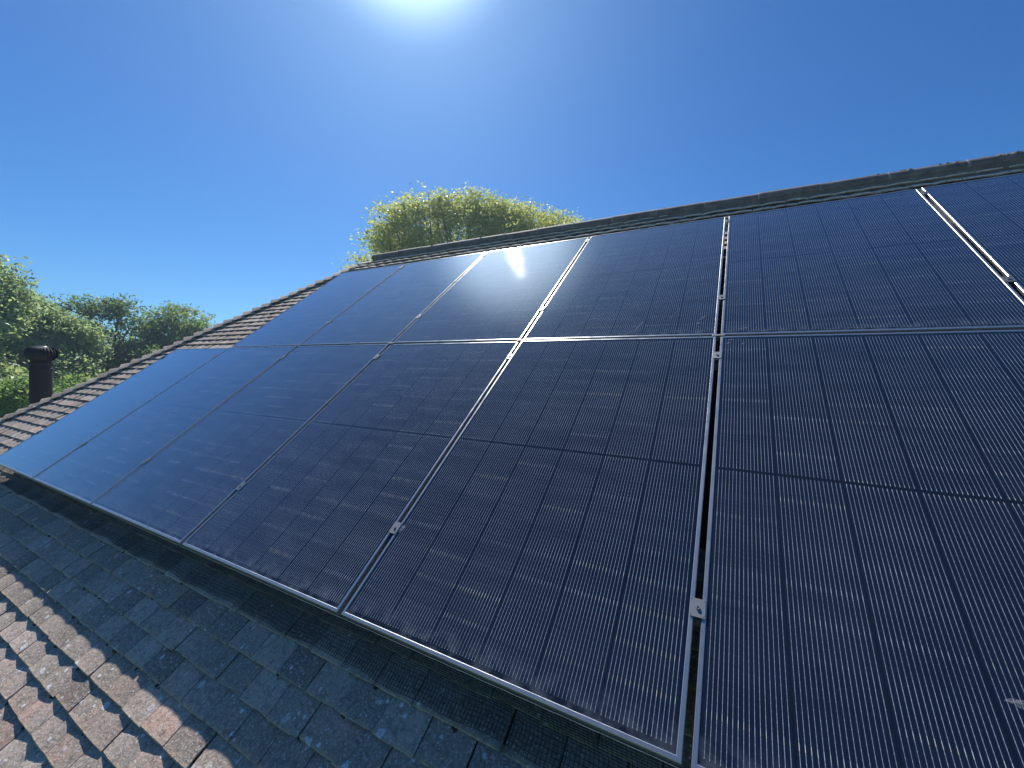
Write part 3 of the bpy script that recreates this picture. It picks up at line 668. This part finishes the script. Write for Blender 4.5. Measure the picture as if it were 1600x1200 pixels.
def tree(name, label, cat, base, blobs, n, size, mat, seed, trunk_r=0.22, group=None, fork=0.35, **kw):
    """blobs are offsets from the trunk's foot: (x, y, z, rx, ry, rz)"""
    rs = random.Random(seed); root = empty(name, label, cat, Matrix.Translation(base), group)
    if trunk_r > 0:
        m_ = MB(); top = max(b[2] for b in blobs); fz_ = top * fork; pts = [(0, 0, -0.2)]
        for i in range(1, 5): pts.append((rs.uniform(-.12, .12) * i * 0.5, rs.uniform(-.12, .12) * i * 0.5, fz_ * i / 4))
        m_.tube(pts, [trunk_r * 1.35, trunk_r, trunk_r * 0.9, trunk_r * 0.82, trunk_r * 0.75], 9)
        for b in blobs:
            s_ = Vector(pts[-1]) if rs.random() < 0.6 else Vector(pts[-2]); e_ = Vector(b[:3]); mid = s_.lerp(e_, 0.5) + Vector((rs.uniform(-.3, .3), rs.uniform(-.3, .3), rs.uniform(0, .4)))
            m_.tube([s_, s_.lerp(mid, .6), mid, mid.lerp(e_, .6), e_], [trunk_r * .5, trunk_r * .4, trunk_r * .3, trunk_r * .2, trunk_r * .1], 6)
            for q in range(3):
                d = Vector((rs.gauss(0, 1), rs.gauss(0, 1), rs.gauss(0.25, 0.8))).normalized(); f_ = e_ + Vector((d.x * b[3], d.y * b[4], d.z * b[5])) * 0.95
                st = mid.lerp(e_, rs.uniform(0.1, 0.95)); mm = st.lerp(f_, 0.5) + Vector((0, 0, rs.uniform(0, .25)))
                m_.tube([st, mm, f_], [trunk_r * .15, trunk_r * .09, trunk_r * .03], 5)
        m_.build('trunk', M_BARK, root)
    leaves('crown', blobs, n, size, mat, root, seed, **kw); return root
G_ = 'trees and shrubs beyond the roof'
def blobset(seed, n, cx, cy, cz, rx, ry, rz, r0, r1, ztop=None):
    rs = random.Random(seed); out = []
    for _ in range(n):
        while True:
            x, y, z = rs.uniform(-1, 1), rs.uniform(-1, 1), rs.uniform(-1, 1)
            if x * x + y * y + z * z < 1: break
        r_ = rs.uniform(r0, r1); out.append((cx + x * (rx - r_ * .7), cy + y * (ry - r_ * .7), cz + z * (rz - r_ * .6), r_, r_, r_ * rs.uniform(.6, .85)))
    return out
tree('ash_tree', 'tallest pale green tree at the far left, its crown cut by the picture edge', 'tree', (-25.8, 2.7, 0), blobset(1, 20, 0, 0, 6.2, 2.0, 1.9, 3.4, .7, 1.15) + [(0, .1, 9.5, .9, .9, .8), (.1, .8, 8.7, .8, .8, .7), (0, 1.1, 7.7, .9, .9, .7), (0, .4, 8.2, 1.0, 1.0, .8)], 30000, 0.19, L_PALE, 11, 0.24, G_, clump=.26)
tree('birch_tree', 'feathery grey green tree sloping down just right of the tallest left tree', 'tree', (-28.4, 5.3, 0), blobset(2, 16, 0, 0, 5.6, 2.0, 2.1, 2.9, .6, 1.1) + [(0.2, -.2, 8.0, .7, .7, .6), (.1, .9, 7.4, .7, .7, .5), (0, -.8, 8.2, .9, .9, .7), (0, 1.5, 6.8, .8, .8, .7), (0, .3, 7.2, 1.1, 1.1, .8)], 26000, 0.18, L_PALE, 12, 0.18, G_, clump=.24)
tree('broadleaf_tree', 'dark open tree with bare limbs showing through gaps, behind the flue to its right', 'tree', (-30.4, 8.2, 0), [(0, -.75, 8.35, .9, .9, .75), (.1, .5, 8.8, .75, .75, .65), (0, 1.0, 7.8, .65, .7, .6), (0, -.2, 7.2, .8, .8, .5), (0, -1.1, 6.7, .8, .8, .6), (0, .9, 6.5, .9, .9, .55), (0, 0, 5.6, 1.3, 1.4, .9), (0, -1.2, 4.9, 1.2, 1.2, .9), (0, 1.4, 5.0, 1.2, 1.2, 1.0), (0, 0, 3.6, 1.6, 1.8, 1.2)], 17000, 0.19, L_DARK, 13, 0.20, G_, clump=.24, fork=.5)
tree('round_tree', 'rounded tree with brownish tips standing nearest the tiled hip line', 'tree', (-31.3, 11.9, 0), [(0, 0, 8.5, 1.7, 1.7, 1.0), (0, -1.1, 7.7, 1.1, 1.1, .9), (0, 1.2, 7.6, 1.2, 1.2, .9), (0, 0, 6.9, 1.9, 2.1, 1.1), (0, -1.6, 6.4, 1.2, 1.2, 1.0), (0, 1.7, 6.5, 1.2, 1.2, 1.0), (0, 0, 5.3, 2.0, 2.2, 1.2)], 22000, 0.19, mat_leaf('leaf with rust tips', (0.07, 0.12, 0.06), (0.12, 0.17, 0.075), (0.27, 0.19, 0.09)), 14, 0.22, G_, clump=.22)
tree('holly_bush', 'dark green bush filling the gap low between the open tree and the rounded tree', 'bush', (-27.5, 9.4, 0), blobset(5, 10, 0, 0, 3.9, 1.5, 1.8, 2.9, .7, 1.1), 14000, 0.16, L_DARK, 15, 0.12, G_, clump=.25)
tree('hazel_bush', 'mid green bush below the dark open tree, left of the darker bush', 'bush', (-25.5, 7.1, 0), blobset(6, 10, 0, 0, 3.3, 1.4, 1.6, 2.5, .7, 1.1), 14000, 0.16, L_GREEN, 16, 0.10, G_, clump=.25)
tree('laurel_bush', 'glossy green bush right behind the ball cowl of the flue', 'bush', (-22.8, 4.9, 0), blobset(7, 10, 0, 0, 2.9, 1.5, 1.5, 2.5, .6, 1.0), 14000, 0.15, L_GREEN, 17, 0.10, G_, clump=.25)
tree('round_bush', 'low rounded bush at the left picture edge, left of the flue', 'bush', (-19.3, 2.75, 0), blobset(8, 10, 0, 0, 3.55, 1.1, 1.0, 1.75, .5, .8), 9000, 0.13, L_GREEN, 18, 0.10, G_, clump=.2)
tree('lime_tree', 'big yellow green tree whose rounded crown rises behind the ridge', 'tree', (-9.6, 13.3, 0),
     [(-2.9, -2.2, 9.3, 1.1, 1.1, 1.0), (-2.2, -1.7, 10.4, 1.2, 1.2, .95), (-1.6, -.9, 11.5, 1.15, 1.1, 1.0), (-.9, -.7, 12.2, .85, .85, .85), (.3, .3, 12.3, .95, .95, .75), (.1, -.1, 11.4, 1.5, 1.5, 1.2), (1.3, .9, 12.0, 1.0, 1.0, .8),
      (2.2, 1.1, 11.7, 1.1, 1.1, .9), (3.2, 1.6, 11.3, 1.0, 1.0, .8), (1.4, .6, 10.9, 1.6, 1.6, 1.2), (-1.2, -.8, 9.9, 1.7, 1.7, 1.3), (0, 0, 9.0, 2.4, 2.4, 1.8), (2.7, 1.3, 10.2, 1.5, 1.5, 1.2), (3.9, 1.9, 10.7, 1.0, 1.0, .8), (-3.4, -2.5, 9.5, .8, .8, .8), (-2.4, -1.9, 9.6, 1.3, 1.3, 1.1), (3.0, 1.5, 10.9, 1.2, 1.2, .9)] +
     [(-2.0, -3.3, 10.4, .6, .6, .6), (-1.69, -3.0, 11.2, .7, .7, .6), (-1.57, -2.19, 11.85, .7, .7, .6), (-1.5, -1.73, 12.2, .65, .65, .6), (-.9, -1.0, 12.3, .6, .6, .5), (-.3, .11, 12.7, .7, .7, .6), (.35, .88, 12.6, .7, .7, .55), (1.35, 1.68, 12.5, .8, .8, .6), (2.3, 2.69, 12.3, .8, .8, .6), (2.99, 3.29, 12.2, .7, .7, .5), (-1.5, -2.4, 10.6, 1.1, 1.1, 1.0), (.5, .8, 11.7, 1.3, 1.3, 1.0)], 80000, 0.125, L_LIME, 19, 0.22, G_, clump=.19, per=34, fork=.5)
for k, (x, y, h) in enumerate(((-38, -2, 8.5), (-41, 6, 8.0), (-44, 14, 8.4), (-44, 21, 8.0))):
    tree('oak_tree', 'dim green tree far back, %s of those behind the left-hand trees' % ('leftmost', 'second from the left', 'third from the left', 'rightmost')[k], 'tree', (x, y, 0), blobset(20 + k, 12, 0, 0, h * .5, 3.2, 3.8, h * .48, 1.2, 1.9), 7000, 0.30, L_GREEN, 30 + k, 0.3, G_, clump=.4)
# hedge closing the garden
hd = bpy.data.objects.new('x', None)
hr = empty('garden_hedge', 'long clipped green hedge low down behind the garden bushes', 'hedge', Matrix.Translation((-34, 6, 0)))
leaves('foliage', [(0.3 * k, -14 + 2 * k, 1.6, 1.3, 1.5, 1.6) for k in range(16)], 12000, 0.22, L_DARK, hr, 50, clump=.3)

# ------------------------------------------------------------------ thin haze added for the pale veil of air and lens flare, one closed box round everything
hz = MB(); hz.box(-70, 40, -30, 60, -1.0, 15.5)
hm = bpy.data.materials.new('added_haze'); hm.use_nodes = True; ht = hm.node_tree; ht.nodes.clear()
ho = ht.nodes.new('ShaderNodeOutputMaterial'); hv = ht.nodes.new('ShaderNodeVolumePrincipled'); hv.inputs['Color'].default_value = (0.62, 0.82, 1.0, 1)
hv.inputs['Density'].default_value = 0.0017; hv.inputs['Anisotropy'].default_value = 0.55
ht.links.new(hv.outputs[0], ho.inputs['Volume'])
tag(hz.build('added_haze', hm), kind='stuff')
